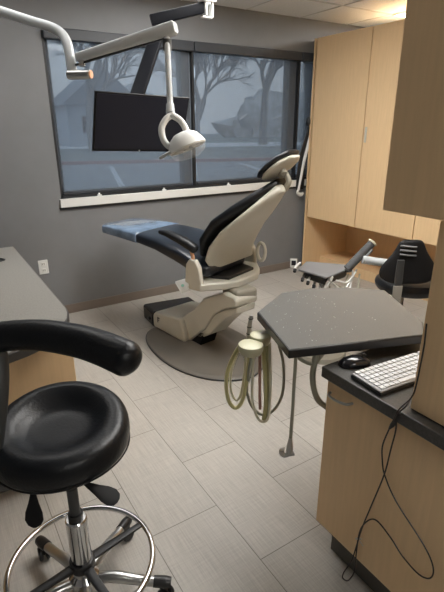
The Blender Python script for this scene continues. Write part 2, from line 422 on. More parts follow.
box('wall', (10.5, 39, og), (16.5, 44, 3.0), 'siding', t)
b = bmn(); add_extr(b, [(10.0, 38.6, 3.0), (17.0, 38.6, 3.0), (13.5, 38.6, 5.8)], (0, 5.8, 0)); obj('roof', b, 'roofing', t, smooth=False)
for xx in (11.6, 14.4): box('window', (xx, 38.95, 1.0), (xx+1.1, 39.02, 2.2), 'frame_dark', t)

# ------------------------------------------------------------------ tall maple cabinet (right, against the back wall)
t = thing('tall_cabinet', 'tall maple cabinet with flat doors over an open knee space', 'cabinet', (3.73, 2.6, 0))
TX, TY1, TZ = 3.40, 3.715, 2.267; TB = .60; TY0 = .40
b = bmn()
add_box(b, (TX, TY1-.022, 0), (4.08, TY1, TZ))                        # end panel, reaching the floor
add_box(b, (TX+.02, TY0, TB-.02), (4.08, TY1-.022, TB+.002))           # bottom of the hung part
add_box(b, (TX+.02, TY0, TZ-.02), (4.08, TY1-.022, TZ))
add_box(b, (4.055, TY0, 0), (4.08, TY1-.022, TZ-.02))                  # back panel
add_box(b, (TX, TY0-.022, 0), (4.08, TY0, TZ))
add_box(b, (TX+.02, 1.72, 0), (4.055, 1.742, TB-.02))
obj('carcass', b, 'wood_edge', t, smooth=True, bevel=.0015)
ys = [TY1-.040, 3.012, 2.372, 1.732, 1.092, TY0]
for i in range(5):
    y1, y0 = ys[i], ys[i+1]
    d_ = box('door', (TX-.001, y0+.0045, TB-.018), (TX+.019, y1-.0045, TZ), 'wood', t, bevel=.0015)
    if i in (0, 2): hy = y0+.045
    else: hy = y1-.045
b = bmn()
add_box(b, (TX+.25, TY0, .085), (4.055, TY1-.022, .105)); add_box(b, (TX+.25, TY0, 0), (TX+.27, TY1-.022, .085))
obj('plinth_shelf', b, 'wood_edge', t, smooth=False)
# small beige pull beside the first door seam
b = bmn(); add_box(b, (TX-.008, 2.970, 1.35), (TX-.0005, 2.992, 1.48))
obj('door_pull', b, 'cream', t, bevel=.002)

# ------------------------------------------------------------------ base cabinet, counter, tower, wall cabinet (right foreground)
BX = .985
t = thing('base_cabinet', 'maple base cabinet with charcoal toe kick and one curved pull, right foreground', 'cabinet', (1.3, .3, 0))
b = bmn(); add_box(b, (BX+.019, -.62, .142), (1.60, .92, .738)); obj('body', b, 'wood_edge', t, bevel=.0015)
d_ = box('door', (BX, -.28, .142), (BX+.018, .92, .734), 'wood', t, bevel=.0015)
b = bmn(); add_tube(b, [(BX+.002, .905, .688), (BX-.018, .895, .690), (BX-.024, .858, .692), (BX-.018, .822, .696), (BX+.002, .812, .698)], .0042, 10, 6)
h_ = obj('handle', b, 'steel', d_)
box('toe_kick', (BX+.055, -.60, 0), (1.56, .885, .142), 'kick', t)
t = thing('countertop', 'charcoal laminate countertop under the keyboard and tower cabinet', 'countertop', (1.29, .15, .738))
b = bmn(); add_prism(b, [(BX-.018, -.64), (1.62, -.64), (1.62, .935), (BX-.018, .935)], .738, .776)
obj('worktop', b, 'dark_counter', t, bevel=.003)
t = thing('counter_tower_cabinet', 'maple tower cabinet standing on the charcoal counter behind the keyboard', 'cabinet', (1.3, 0, .776))
b = bmn(); add_box(b, (1.022, -.62, .776), (1.58, .640, 1.292)); obj('body', b, 'wood_edge', t, bevel=.0015)
box('door', (1.000, -.60, .780), (1.019, .630, 1.290), 'wood', t, bevel=.0015)
t = thing('wall_cabinet', 'maple wall cabinet hanging at upper right above the tower', 'cabinet', (1.3, 0, 1.294))
b = bmn(); add_box(b, (BX+.019, -.62, 1.294), (1.60, .785, 2.438)); obj('body', b, 'wood_edge', t, bevel=.0015)
box('door', (BX, -.60, 1.294), (BX+.018, .785, 2.41), 'wood', t, bevel=.0015)

# ------------------------------------------------------------------ left cabinet and counter
def round_left(off):
    pts = [(-.75, 3.234-off), (.425-off, 3.234-off), (.425-off, 1.93)]
    arc = [(.418, 1.875), (.400, 1.815), (.368, 1.76), (.325, 1.705), (.27, 1.660), (.20, 1.625), (.12, 1.60), (.0, 1.585), (-.2, 1.58)]
    pts += [(x-off, y+off) for x, y in arc]; pts += [(-.75, 1.58+off)]
    return pts
t = thing('left_countertop', 'grey laminate desk top with rounded corner on the left cabinet', 'countertop', (-.1, 2.4, .722))
b = bmn(); add_prism(b, round_left(0), .722, .758); obj('edge_band', b, 'counter_edge', t, smooth=True, bevel=.003)
b = bmn(); add_prism(b, round_left(.006), .757, .7605); obj('worktop', b, 'counter', t, smooth=False)
b = bmn(); add_ring(b, (.285, 2.915, .7615), .036, .006, flat=.5); add_cyl(b, (.285, 2.915, .757), (.285, 2.915, .7612), .033)
obj('cable_grommet', b, 'black', t)
t = thing('left_cabinet', 'maple cabinet below the grey desk top at left', 'cabinet', (-.1, 2.4, 0))
b = bmn(); add_box(b, (-.72, 1.80, .10), (.395, 3.21, .722)); obj('body', b, 'wood', t, bevel=.0015)
b = bmn(); add_box(b, (.02, 1.781, .105), (.393, 1.798, .718)); obj('door', b, 'wood', t, bevel=.0015)
b = bmn(); add_box(b, (-.50, 1.781, .105), (.016, 1.798, .718)); obj('door', b, 'wood', t, bevel=.0015)
box('toe_kick', (-.70, 1.86, 0), (.34, 3.19, .10), 'kick', t)

# ------------------------------------------------------------------ dental chair
F0 = V((1.24, 3.42)); an = math.radians(-69.5); hh = V((math.cos(an), math.sin(an))); nn = V((hh.y, -hh.x))
def L(a, bb, z): p = F0 + hh*a + nn*bb; return V((p.x, p.y, z))
def D(a, bb, z): p = hh*a + nn*bb; return V((p.x, p.y, z))
DC = thing('dental_chair', 'reclined dental patient chair, black upholstery on cream shell and base', 'dental chair', L(1.15, 0, 0))
def cushion(secs, m, name, parent, e=3.4, **k):      # secs: (a, z_mid, half_w, half_h, b_mid, tilt_dir)
    out_ = []
    for i, (a, z, hw, ht, bm_) in enumerate(secs):
        p0 = secs[max(i-1, 0)]; p1 = secs[min(i+1, len(secs)-1)]
        ta, tz = p1[0]-p0[0], p1[1]-p0[1]; l = math.hypot(ta, tz); ta /= l; tz /= l
        out_.append((L(a, bm_, z), D(0, hw, 0), D(-tz*ht, 0, ta*ht)))
    b = bmn(); add_loft(b, out_, e=e); return obj(name, b, m, parent, **k)
leg_secs = [(.015, .776, .175, .034, .01), (.08, .776, .188, .037, .008), (.22, .774, .205, .040, .005), (.42, .766, .225, .042, 0), (.60, .750, .240, .046, 0), (.78, .712, .25, .052, 0), (.90, .672, .25, .050, 0), (.98, .648, .24, .044, .01), (1.03, .640, .22, .038, .02)]
seat = cushion(leg_secs, 'leather_blue', 'seat_cushion', DC, e=5)
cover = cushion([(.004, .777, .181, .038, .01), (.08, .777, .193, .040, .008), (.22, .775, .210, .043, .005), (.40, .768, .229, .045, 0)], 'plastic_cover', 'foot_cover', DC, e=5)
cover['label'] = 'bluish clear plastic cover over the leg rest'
# backrest
bc = [(.965, .735), (1.005, .84), (1.095, .955), (1.215, 1.045), (1.320, 1.125), (1.400, 1.190)]
bw = [.225, .270, .280, .255, .175, .080]; bbm = [-.02, -.02, -.025, -.030, -.030, -.015]
bh = [.036, .045, .045, .040, .036, .028]
secs = [(a, z, w_, h_, m_) for (a, z), w_, h_, m_ in zip(bc, bw, bh, bbm)]
cushion(secs, 'leather', 'backrest', DC, e=2.8)
def off(i, d):
    p0 = bc[max(i-1, 0)]; p1 = bc[min(i+1, len(bc)-1)]; ta, tz = p1[0]-p0[0], p1[1]-p0[1]; l = math.hypot(ta, tz)
    return bc[i][0] + tz/l*d, bc[i][1] - ta/l*d
ss = []
for i, (w_, d, m_) in enumerate(zip((.262, .270, .245, .190, .118, .046), (.06, .072, .074, .062, .048, .036), (-.035, -.025, -.005, .015, .025, .030))):
    a, z = off(i, d); ss.append((a, z, w_, .030, m_))
a0, z0 = ss[0][0], ss[0][1]
ss.insert(0, (a0+.012, z0-.060, .235, .022, -.045))
shell = cushion(ss, 'cream', 'back_shell', DC, e=2.3)
# headrest
b = bmn(); ta, tz = .80, .60; hs = []
for f, w_, h_ in ((-.115, .075, .016), (-.07, .115, .020), (0, .135, .022), (.07, .120, .020), (.115, .075, .016)):
    hs.append((L(1.385+ta*f-.004, 0, 1.292+tz*f), D(0, w_, 0), D(-tz*h_, 0, ta*h_)))
add_loft(b, hs, e=2.3); hr = obj('headrest', b, 'leather', DC)
b = bmn(); hs = []
for f, w_, h_ in ((-.105, .062, .012), (-.065, .104, .020), (0, .124, .024), (.065, .108, .020), (.105, .062, .012)):
    hs.append((L(1.385+ta*f+tz*.024, 0, 1.292+tz*f-ta*.024), D(0, w_, 0), D(-tz*h_, 0, ta*h_)))
add_loft(b, hs, e=2.2); obj('headrest_shell', b, 'cream', hr)
b = bmn(); add_tube(b, [L(1.43, 0, 1.15), L(1.455, 0, 1.20), L(1.425, 0, 1.25)], .017, 10); add_cyl(b, L(1.42, -.03, 1.235), L(1.42, .03, 1.235), .018)
obj('headrest_bracket', b, 'cream_dark', hr)
b = bmn(); add_cyl(b, L(1.44, .04, 1.262), L(1.452, .05, 1.246), .017); obj('release_knob', b, 'cream_dark', hr)
# armrests
for s in (1, -1):
    bb = .30*s
    sc_ = [(.725, .872, .024, .015, bb), (.79, .868, .032, .021, bb), (.88, .846, .036, .025, bb), (.96, .820, .036, .028, bb), (1.005, .800, .032, .026, bb)]
    ar = cushion(sc_, 'leather', 'armrest', DC, e=2.5)
    b = bmn(); add_tube(b, [L(.965, bb, .80), L(.985, bb, .745), L(.975, bb, .70)], .011, 10); obj('armrest_post', b, 'orange' if s == 1 else 'cream', ar)
    b = bmn(); add_extr(b, [L(.925, bb-.018*s, .58), L(.940, bb-.018*s, .70), L(.965, bb-.018*s, .735), L(1.01, bb-.018*s, .735), L(1.04, bb-.018*s, .69), L(1.055, bb-.018*s, .60), L(1.05, bb-.018*s, .56)], D(0, .036*s, 0))
    obj('armrest_bracket', b, 'cream', DC, bevel=.008, seg=3)
b = bmn(); add_tube(b, [L(1.115+.032*math.cos(q_*PI/8), -.268, .680+.062*math.sin(q_*PI/8)) for q_ in range(16)], .013, 10, 1, closed=True, smooth=False, cap=False); obj('armrest_loop', b, 'cream', DC)
# under-seat frame
b = bmn()
def prismL(bm, pts, z0, z1): add_prism(bm, [tuple(L(a, q, 0).xy) for a, q in pts], z0, z1)
prismL(b, [(.955, .318), (1.05, .318), (1.15, .20), (1.20, .10), (1.20, -.10), (1.15, -.20), (1.05, -.318), (.955, -.318), (.93, -.2), (.93, .2)], .540, .588)
obj('seat_frame', b, 'cream', DC, bevel=.010, seg=3)
b = bmn(); prismL(b, [(.96, .20), (1.14, .14), (1.14, -.14), (.96, -.20)], .588, .605); obj('seat_plate', b, 'black', DC, bevel=.004)
b = bmn(); add_box(b, (1.50, 2.20, .46), (1.66, 2.38, .542)); obj('swivel_column', b, 'cream_dark', DC, bevel=.02, seg=3)
# linkage lift arm (along the base axis g)
g2 = V((.143, -.9897)); n2 = V((-.9897, -.143)); A0 = V((1.311, 3.07))
def G(s, o, z): p = A0 + g2*s - n2*o; return V((p.x, p.y, z))
def extrG(name, prof, o0, o1, m, parent, bevel=.008):
    b = bmn(); add_extr(b, [G(s, o0, z) for s, z in prof], G(0, o1, 0)-G(0, o0, 0)); return obj(name, b, m, parent, bevel=bevel, seg=3)
arm = extrG('lift_arm', [(.271, .165), (.475, .305), (.585, .425), (.790, .515), (.890, .512), (.910, .487), (.905, .450), (.780, .40), (.690, .335), (.60, .21), (.42, .050), (.30, .05)], .035, .225, 'cream', DC, .012)
extrG('lower_arm_cover', [(.58, .19), (.67, .325), (.78, .395), (.905, .447), (.90, .40), (.80, .345), (.72, .27), (.62, .16), (.52, .10), (.46, .10)], .05, .21, 'cream', arm, .01)
bd = extrG('base_body', [(-.01, .03), (-.01, .13), (.03, .165), (.357, .208), (.407, .10), (.407, .03)], 0, .36, 'cream', DC, .016)
b = bmn()
for s0, s1, z0, z1 in ((.055, .067, .085, .130), (.067, .088, .118, .130), (.067, .082, .102, .111)):
    add_extr(b, [G(s0, -.001, z0), G(s1, -.001, z0), G(s1, -.001, z1), G(s0, -.001, z1)], G(0, .003, 0)-G(0, 0, 0))
obj('letter_mark', b, 'dkgrey', bd, smooth=False)
extrG('linkage_gap_shade', [(.37, .030), (.52, .030), (.57, .16), (.44, .12)], .05, .18, 'flat_black', DC, .004)  # flat black block put in for the dark shade under the lift arm
b = bmn(); add_prism(b, [(1.325, 3.115), (1.728, 3.085), (1.745, 3.285), (1.335, 3.335)], 0, .13); pb = obj('pump_housing', b, 'black_gloss', DC, bevel=.022, seg=4)
b = bmn(); add_cyl(b, (1.326, 3.20, .05), (1.318, 3.20, .05), .012); obj('connector', b, 'dkgrey', pb)
# floor base plate and swept skirt
outl = [(1.27, 3.06), (1.175, 2.90), (1.145, 2.66), (1.165, 2.44), (1.24, 2.25), (1.36, 2.12), (1.50, 2.065), (1.62, 2.10), (1.74, 2.20), (1.815, 2.34), (1.83, 2.55), (1.81, 2.80), (1.76, 3.00), (1.62, 3.08), (1.44, 3.09)]
b = bmn(); sp_ = []
N = len(outl); cx, cy = 1.52, 2.62
def cr(i, t):
    a, b_, c_, d = [V(outl[(i+q) % N]) for q in (-1, 0, 1, 2)]
    return .5*((2*b_)+(-a+c_)*t+(2*a-5*b_+4*c_-d)*t*t+(-a+3*b_-3*c_+d)*t**3)
for i in range(N):
    for j in range(4): sp_.append(cr(i, j/4))
rings = []
for f, z in ((1, 0), (1.0, .010), (.985, .016), (.90, .020), (.75, .021), (.60, .023), (.48, .032), (.36, .050)):
    rings.append([V((cx+(p.x-cx)*f, cy+(p.y-cy)*f, z)) for p in sp_])
add_rings(b, rings); obj('floor_plate', b, 'taupe', DC)
b = bmn(); add_tube(b, [(p.x, p.y, .006) for p in sp_], .006, 6, 1, closed=True, smooth=False, cap=False); obj('plate_rim', b, 'dkgrey', DC)
# control pad on the left side
b = bmn(); p0 = [L(.826, .30, .549), L(.896, .28, .577), L(.965, .30, .536), L(.895, .32, .495)]
add_extr(b, p0, (0.006, 0.008, .010)); cp = obj('control_pad', b, 'white', DC, bevel=.003)
b = bmn(); add_tube(b, [L(.93, .29, .54), L(.97, .27, .545), L(1.0, .22, .56)], .010, 8); obj('pad_arm', b, 'cream', cp)
b = bmn(); cc = sum(p0, V())/4 + V((-.004, -.002, .008)); add_lathe(b, cc, [(.0, 0), (.010, 0), (.010, .003), (0, .003)], axis=(-.3, -.5, .8)); obj('button', b, mat('green_button', (.25, .5, .4), .5), cp)
b = bmn(); add_lathe(b, (1.425, 2.40, .520), [(0, 0), (.045, 0), (.055, .008), (.05, .016), (0, .02)], sx=1.1, sy=.7); obj('foot_disc', b, 'cream', DC)

# ------------------------------------------------------------------ dental operating light on its arm
OL = thing('operating_light', 'white dental operating light on a jointed arm from upper left', 'dental light', (.33, 2.6, 1.9))
b = bmn(); add_tube(b, [(-.25, 3.35, 2.44), (-.25, 3.33, 2.30), (-.10, 3.12, 2.245), (.12, 2.86, 2.15), (.330, 2.606, 2.022), (.429, 2.497, 1.975), (.525, 2.378, 1.927), (.587, 2.300, 1.898), (.616, 2.259, 1.874), (.628, 2.224, 1.838), (.628, 2.195, 1.789), (.624, 2.169, 1.710)], .0205, 16)
obj('upper_arm', b, 'whitemetal', OL)
b = bmn(); add_lathe(b, (-.25, 3.35, 2.438), [(.0, 0), (.09, 0), (.085, -.03), (.03, -.05), (0, -.05)]); obj('ceiling_mount', b, 'whitemetal', OL)
j0, j1 = V((.607, 2.175, 1.702)), V((.679, 2.098, 1.702)); jd = (j1-j0).normalized()
b = bmn(); add_cyl(b, j0, j1, .0185); jt = obj('elbow_joint', b, 'steel', OL, bevel=.004)
b = bmn(); add_cyl(b, j1, j1+jd*.004, .0165); obj('joint_cap', b, 'orange', jt)
b = bmn(); add_cyl(b, (.655, 2.128, 1.735), (.662, 2.135, 1.775), .014, .010); obj('pivot', b, 'chrome', jt)
p, q = V((.648, 2.155, 1.768)), V((.922, 1.779, 1.849)); d = (q-p).normalized(); sd = d.cross(V((0, 0, 1))).normalized(); ud = sd.cross(d)
b = bmn(); rr = [superring(p+d*(p-q).length*f, sd*w_, ud*h_, 3.2, 24) for f, w_, h_ in ((0, .012, .008), (.008, .020, .018), (.98, .023, .025), (1, .018, .018))]
add_rings(b, rr); sb_ = obj('spring_arm', b, 'whitemetal', OL)
b = bmn(); add_box(b, (-.27, -.004, -.004), (.20, .004, .004)); 
mt = Matrix((d, sd, ud)).transposed()
bmesh.ops.transform(b, matrix=Matrix.Translation((p+q)/2 - ud*.024) @ mt.to_4x4(), verts=b.verts); obj('cable_slot', b, 'dkgrey', sb_, smooth=False)
pt, pb_ = V((.902, 1.806, 1.815)), V((.850, 1.712, 1.545))
pt = V((.893, 1.800, 1.815)); pb_ = V((.860, 1.728, 1.545))
b = bmn(); add_tube(b, [pt, pt.lerp(pb_, .8), pb_.lerp(pt, .14), pb_.lerp(pt, .12), pb_], [.0115]*6+[.012, .016, .0165, .018], 16, smooth=False); 
obj('drop_tube', b, 'whitemetal', OL)
b = bmn(); add_cyl(b, pt+V((0, 0, -.045)), pt+V((0, 0, -.005)), .017); obj('tube_collar', b, 'dkgrey', OL)
# yoke
yk = [(.860, 1.718, 1.538), (.834, 1.717, 1.522), (.814, 1.716, 1.491), (.811, 1.703, 1.455), (.820, 1.686, 1.430), (.838, 1.672, 1.418)]
b = bmn(); add_tube(b, yk, .0125, 12); add_tube(b, [(.856, 1.712, 1.538), (.880, 1.688, 1.518), (.891, 1.666, 1.488), (.892, 1.656, 1.460)], .0125, 12)
obj('yoke', b, 'white', OL)
# lamp head: dome reflector facing down-left
hc = V((.882, 1.648, 1.430)); ax = V((.24, -.30, -.92)).normalized(); ux, vx = frame_of(ax)
b = bmn(); add_lathe(b, hc, [(.006, -.050), (.034, -.045), (.056, -.030), (.070, -.006), (.076, .010), (.072, .016), (.068, .010), (.052, -.020), (.0, -.034)], axis=ax, n=40); hd_ = obj('lamp_head', b, 'white', OL)
b = bmn(); add_lathe(b, hc+ax*.012, [(.0, .0), (.068, .0), (.070, .010), (.062, .026), (.040, .038), (0, .041)], axis=ax, n=40); obj('lamp_shield', b, 'clearplastic', hd_)
b = bmn()
for k in range(9):
    a = 2*PI*k/9; add_lathe(b, hc + (ux*math.cos(a)+vx*math.sin(a))*.040, [(0, 0), (.012, 0), (.014, .016), (.002, .010)], axis=ax, n=10)
obj('reflector', b, 'white', hd_)
b = bmn(); dl = V((-.85, .35, -.1)).normalized(); add_box(b, (-.055, -.020, -.006), (.055, .020, .006)); bmesh.ops.transform(b, matrix=Matrix.Translation(hc+V((-.058, .006, -.022))) @ Matrix.Rotation(math.radians(-30), 4, 'Z') @ Matrix.Rotation(math.radians(-28), 4, 'Y'), verts=b.verts)
obj('lamp_handle', b, 'steel', hd_, bevel=.004)

# ------------------------------------------------------------------ ceiling mounted monitor
MO = thing('monitor', 'black flat monitor hung from a black ceiling arm before the window', 'monitor', (1.02, 2.42, 1.36))
cM = V((1.032, 2.414, 1.506)); hv = V((.9990, -.0248, -.0379)); vv = V((.027, -.3466, .9376)); vv = (vv - hv*vv.dot(hv)).normalized(); nv = hv.cross(vv).normalized()  # nv points to the room
if nv.y > 0: nv = -nv
MM = Matrix((hv, vv, nv)).transposed()
def mbox(lo, hi): b = bmn(); add_box(b, lo, hi, MM, cM); return b
obj('housing', mbox((-.255, -.149, -.016), (.255, .149, -.002)), 'matte_black', MO, bevel=.003)
obj('rear_cover', mbox((-.19, -.10, -.042), (.19, .10, -.015)), 'matte_black', MO, bevel=.008)
obj('screen', mbox((-.246, -.135, -.003), (.246, .141, .0005)), 'screen', MO, smooth=False)
b = bmn(); add_cyl(b, cM+MM@V((0, -.142, -.002)), cM+MM@V((0, -.142, .003)), .003, n=10); obj('power_light', b, 'white', MO)
def bar(p, q, wd, th, m, parent, name, side=None):
    p, q = V(p), V(q); d = (q-p).normalized(); sd = (V(side) if side else d.cross(V((0, 0, 1)))); sd = (sd-d*sd.dot(d)).normalized(); ud = sd.cross(d)
    b = bmn(); add_rings(b, [superring(p, sd*wd, ud*th, 8, 16), superring(q, sd*wd, ud*th, 8, 16)]); return obj(name, b, m, parent, bevel=.003)
bar((1.278, 2.66, 2.01), (1.036, 2.50, 1.62), .036, .016, 'flat_black', MO, 'lower_arm', side=(.85, -.53, 0))
bar((1.245, 2.70, 2.050), (1.535, 2.60, 2.125), .018, .028, 'flat_black', MO, 'upper_arm')
b = bmn(); add_box(b, (-.05, -.05, -.075), (.05, .05, -.038), MM, cM); obj('mount_plate', b, 'dkgrey', MO, bevel=.004)
b = bmn(); add_cyl(b, (1.545, 2.59, 2.14), (1.545, 2.59, 2.438), .022); pl = obj('ceiling_post', b, 'white', MO)
b = bmn(); add_box(b, (1.50, 2.56, 2.150), (1.59, 2.62, 2.170)); add_box(b, (1.525, 2.57, 2.085), (1.538, 2.61, 2.15)); add_box(b, (1.565, 2.57, 2.075), (1.578, 2.61, 2.15)); add_box(b, (1.51, 2.575, 2.070), (1.575, 2.605, 2.080))
obj('post_clamp', b, 'white', MO, bevel=.003)
b = bmn(); add_lathe(b, (1.545, 2.59, 2.438), [(0, 0), (.08, 0), (.08, -.012), (0, -.012)]); obj('ceiling_plate', b, 'white', MO)

# ------------------------------------------------------------------ tray table slab on its arm
ST = thing('tray_table', 'dusty grey hexagonal tray table with black edge on an arm', 'tray table', (1.2, 1.12, .80))
pol = [(.971, 1.290), (1.180, 1.405), (1.325, 1.386), (1.461, 1.313), (1.574, 1.193), (1.411, .893), (1.321, .822), (.868, .983)]
def rpoly(pol, off_):
    c_ = V((sum(p[0] for p in pol)/len(pol), sum(p[1] for p in pol)/len(pol))); return [tuple(V(p)+(c_-V(p)).normalized()*off_) for p in pol]
b = bmn(); add_prism(b, pol, .808, .839); obj('edge_band', b, 'slab_edge', ST, bevel=.004, seg=3)
b = bmn(); add_prism(b, rpoly(pol, .006), .836, .8405); obj('top', b, 'slab', ST, smooth=False)
b = bmn(); add_box(b, (1.12, 1.02, .78), (1.34, 1.16, .808)); add_tube(b, [(1.24, 1.09, .77), (1.34, 1.06, .755), (1.46, 1.03, .745)], .022, 12); add_cyl(b, (1.46, 1.03, 0.02), (1.46, 1.03, .76), .024); add_cyl(b, (1.46, 1.03, 0), (1.46, 1.03, .02), .07)
obj('support_arm', b, 'cream_dark', ST, bevel=.003)
# dust specks
b = bmn(); rnd = random.Random(4)
for i in range(95):
    x, y = rnd.uniform(.93, 1.30), rnd.uniform(.97, 1.36)
    if (x-.868)*(.307) - (y-.983)*(.103) < .01 or y < .99 - (x-.868)*.355 + .012 or y > 1.285+(x-.971)*.55-.012: continue
    r = rnd.uniform(.0005, .0019); bmesh.ops.create_cone(b, cap_ends=True, segments=7, radius1=r, radius2=r*.6, depth=.0006, matrix=Matrix.Translation((x, y, .8408)) @ Matrix.Rotation(rnd.uniform(0, 3), 4, 'Z') @ Matrix.Diagonal((1, rnd.uniform(.4, 1.2), 1, 1)))
tag(obj('dust_specks', b, 'keycap'), 'white dust specks scattered on the left of the grey tray table', 'dust', kind='stuff')

# hose holder and coiled hoses
HH = thing('hose_holder', 'pale olive two-lobed hose holder clipped under the tray table edge', 'hose holder', (.885, 1.19, .74))
b = bmn()
for (x, y, z, r) in ((.876, 1.196, .758, .046), (.938, 1.222, .770, .040)):
    add_lathe(b, (x, y, z), [(0, .018), (r*.6, .017), (r*.95, .012), (r, .005), (r*.97, -.008), (r*.85, -.022), (0, -.026)], n=28)
obj('holder_body', b, 'holder', HH)
b = bmn(); add_tube(b, [(.94, 1.222, .778), (.965, 1.215, .788), (.99, 1.20, .796)], .011, 10); obj('clip', b, 'steel', HH)
def hose(pts, r, m, lab, grp=True, k=8):
    b = bmn(); add_tube(b, pts, r, 10, k); return tag(obj('hose', b, m), lab, 'hose', 'hoses hanging from the tray table' if grp else None)
def hoseloop(c0, c1, zt, zb, r, m, lab, w=.04, skew=(0, 0)):
    x0, y0 = c0; x1, y1 = c1; s_ = skew
    pts = [(x0, y0, zt), (x0+(x0-x1)*.35, y0+(y0-y1)*.35, zt-.08), (x0+(x0-x1)*.55+s_[0], y0+(y0-y1)*.55+s_[1], (zt+zb)/2), ((x0*.75+x1*.25)+s_[0], (y0*.75+y1*.25)+s_[1], zb+.015), ((x0+x1)/2+s_[0], (y0+y1)/2+s_[1], zb), (x1+s_[0], y1+s_[1], zb+.05), (x1+(x1-x0)*.15, y1+(y1-y0)*.15, (zt+zb)/2), (x1, y1, zt)]
    return hose(pts, r, m, lab)
Rh = V((.845, -.534, 0)); cH = V((.936, 1.252, 0))
def HP(u, z, dpt=0): p = cH + Rh*u + V((.534, .845, 0))*dpt; return (p.x, p.y, z)
# u: metres to the camera's right of the holder centre; z height
hose([HP(-.040, .745), HP(-.070, .70), HP(-.098, .63), HP(-.108, .56), HP(-.098, .485), HP(-.072, .452), HP(-.046, .48), HP(-.030, .56), HP(-.022, .65), HP(-.018, .735)], .0078, 'hose', 'thick olive hose looping widest to the left under the holder')
hose([HP(-.034, .74, .02), HP(-.060, .69, .02), HP(-.084, .62, .02), HP(-.092, .55, .02), HP(-.082, .495, .02), HP(-.064, .475, .02), HP(-.048, .51, .02), HP(-.036, .60, .02), HP(-.030, .735, .02)], .0052, 'hose_white', 'cream hose nested inside the leftmost olive loop')
hose([HP(.008, .74), HP(-.010, .68), HP(-.026, .60), HP(-.026, .52), HP(-.004, .455), HP(.036, .420), HP(.080, .440), HP(.108, .50), HP(.115, .57), HP(.108, .66), HP(.092, .72), HP(.078, .775)], .0058, 'hose_grey', 'grey green hose in the widest loop to the right')
hose([HP(-.002, .74, -.015), HP(-.008, .62, -.015), HP(-.006, .50, -.015), HP(.012, .425, -.015), HP(.034, .398, -.015), HP(.058, .42, -.015), HP(.062, .55, -.015), HP(.054, .745, -.015)], .0056, 'hose_white', 'thin cream hose reaching lowest, in a narrow loop')
hose([HP(.030, .745), HP(.040, .62), HP(.048, .50), HP(.046, .43), HP(.042, .395), HP(.052, .41), HP(.062, .50), HP(.058, .60), HP(.046, .74)], .0085, 'hose', 'thick olive hose falling straight down in a tight fold')
hose([HP(.018, .74, .01), HP(.021, .66, .01), HP(.024, .52, .01), HP(.027, .44, .01)], .0062, 'hose_pink', 'dusty pink hose hanging straight between the olive loops')
hose([HP(-.012, .74, -.01), HP(-.013, .68, -.01), HP(-.022, .62, -.01), HP(-.022, .58, -.01)], .0062, 'hose_grey', 'short grey hose with metal ribs beside the leftmost loop')
# straight hanging hose with handpiece end
t = thing('suction_hose', 'grey hose hanging straight down to a metal hook fitting near the floor tiles', 'hose', (.925, 1.012, .40))
b = bmn(); add_tube(b, [(.925, 1.012, .801), (.925, 1.013, .70), (.924, 1.012, .58), (.922, 1.012, .47), (.920, 1.012, .425)], .0062, 10); obj('tube', b, 'hose_grey', t)
b = bmn(); add_tube(b, [(.922, 1.012, .47), (.920, 1.012, .435), (.919, 1.012, .415)], [.0068, .012, .012], 12); add_tube(b, [(.922, 1.010, .415), (.914, 1.014, .402), (.903, 1.021, .398), (.896, 1.026, .408), (.896, 1.026, .422)], .0095, 10); add_cyl(b, (.918, 1.014, .402), (.935, 1.004, .405), .010)
obj('fitting', b, 'steel', t)
hose([(.925, 1.03, .795), (.955, 1.01, .765), (.99, .995, .750), (1.02, .99, .775), (1.04, .99, .799)], .0062, 'hose_grey', 'grey hose sagging in a short arc just under the tray table')
hose([(1.01, 1.0, .796), (.995, .995, .76), (.985, .99, .71), (.99, .985, .66), (1.01, .98, .61), (1.06, .985, .56)], .0105, 'hose_grey', 'thick grey hose curving down behind the base cabinet corner')
t = thing('handpiece', 'thin metal handpiece hanging at the left corner of the tray table', 'handpiece', (.93, 1.29, .72))
b = bmn(); add_tube(b, [(.952, 1.30, .826), (.945, 1.30, .79), (.940, 1.30, .745), (.936, 1.30, .70)], [.007, .0085, .0078, .0075], 12); obj('body', b, 'steel', t)
for z, x in ((.815, .950), (.782, .944), (.755, .941)):
    b = bmn(); add_ring(b, (x, 1.30, z), .008, .002); obj('grip_ring', b, 'dkgrey', t)

# ------------------------------------------------------------------ keyboard, mouse, cables
K0, K1, K3 = V((.983, .830, 0)), V((.989, .712, 0)), V((1.292, .807, 0))
ku = V((.992, -.12, 0)).normalized(); kv = V((.12, .992, 0)).normalized()       # long side to +x, depth to +y
K0 = V((.984, .708, 0)); kl, kw = .40, .135
KR = Matrix((ku, kv, V((0, 0, 1)))).transposed()
# long axis follows the line from the left corner to the far corner
ku = V((.9972, -.0745, 0)).normalized(); kv = V((-ku.y, ku.x, 0)); KR = Matrix((ku, kv, V((0, 0, 1)))).transposed()
K0 = V((.987, .832, 0)) - kv*.120
KB = thing('keyboard', 'silver and white computer keyboard on the charcoal counter', 'keyboard', (1.14, .75, .777))
kl, kw = .42, .122
b = bmn(); add_box(b, (0, 0, .777), (kl, kw, .788), KR, K0); obj('base', b, 'black', KB, bevel=.003)
b = bmn(); add_box(b, (.002, .002, .788), (kl-.002, kw-.002, .793), KR, K0); obj('top_case', b, 'key', KB, bevel=.003)
nrow = 6
for r_ in range(nrow):
    x = .012
    y0 = .008 + r_*.0192
    while x < kl-.028:
        wd = .0165
        if r_ == 0 and 4 <= int((x-.012)/.019) < 5: wd = .095
        b = bmn(); add_box(b, (x, y0, .793), (min(x+wd, kl-.012), y0+.0155, .7965), KR, K0)
        obj('key', b, 'keycap', KB, bevel=.001, seg=1)
        x += wd+.0025
        if abs(x-.285) < .009 or abs(x-.345) < .009: x += .008
MS = thing('computer_mouse', 'glossy black computer mouse at the left end of the keyboard', 'mouse', (1.045, .885, .777))
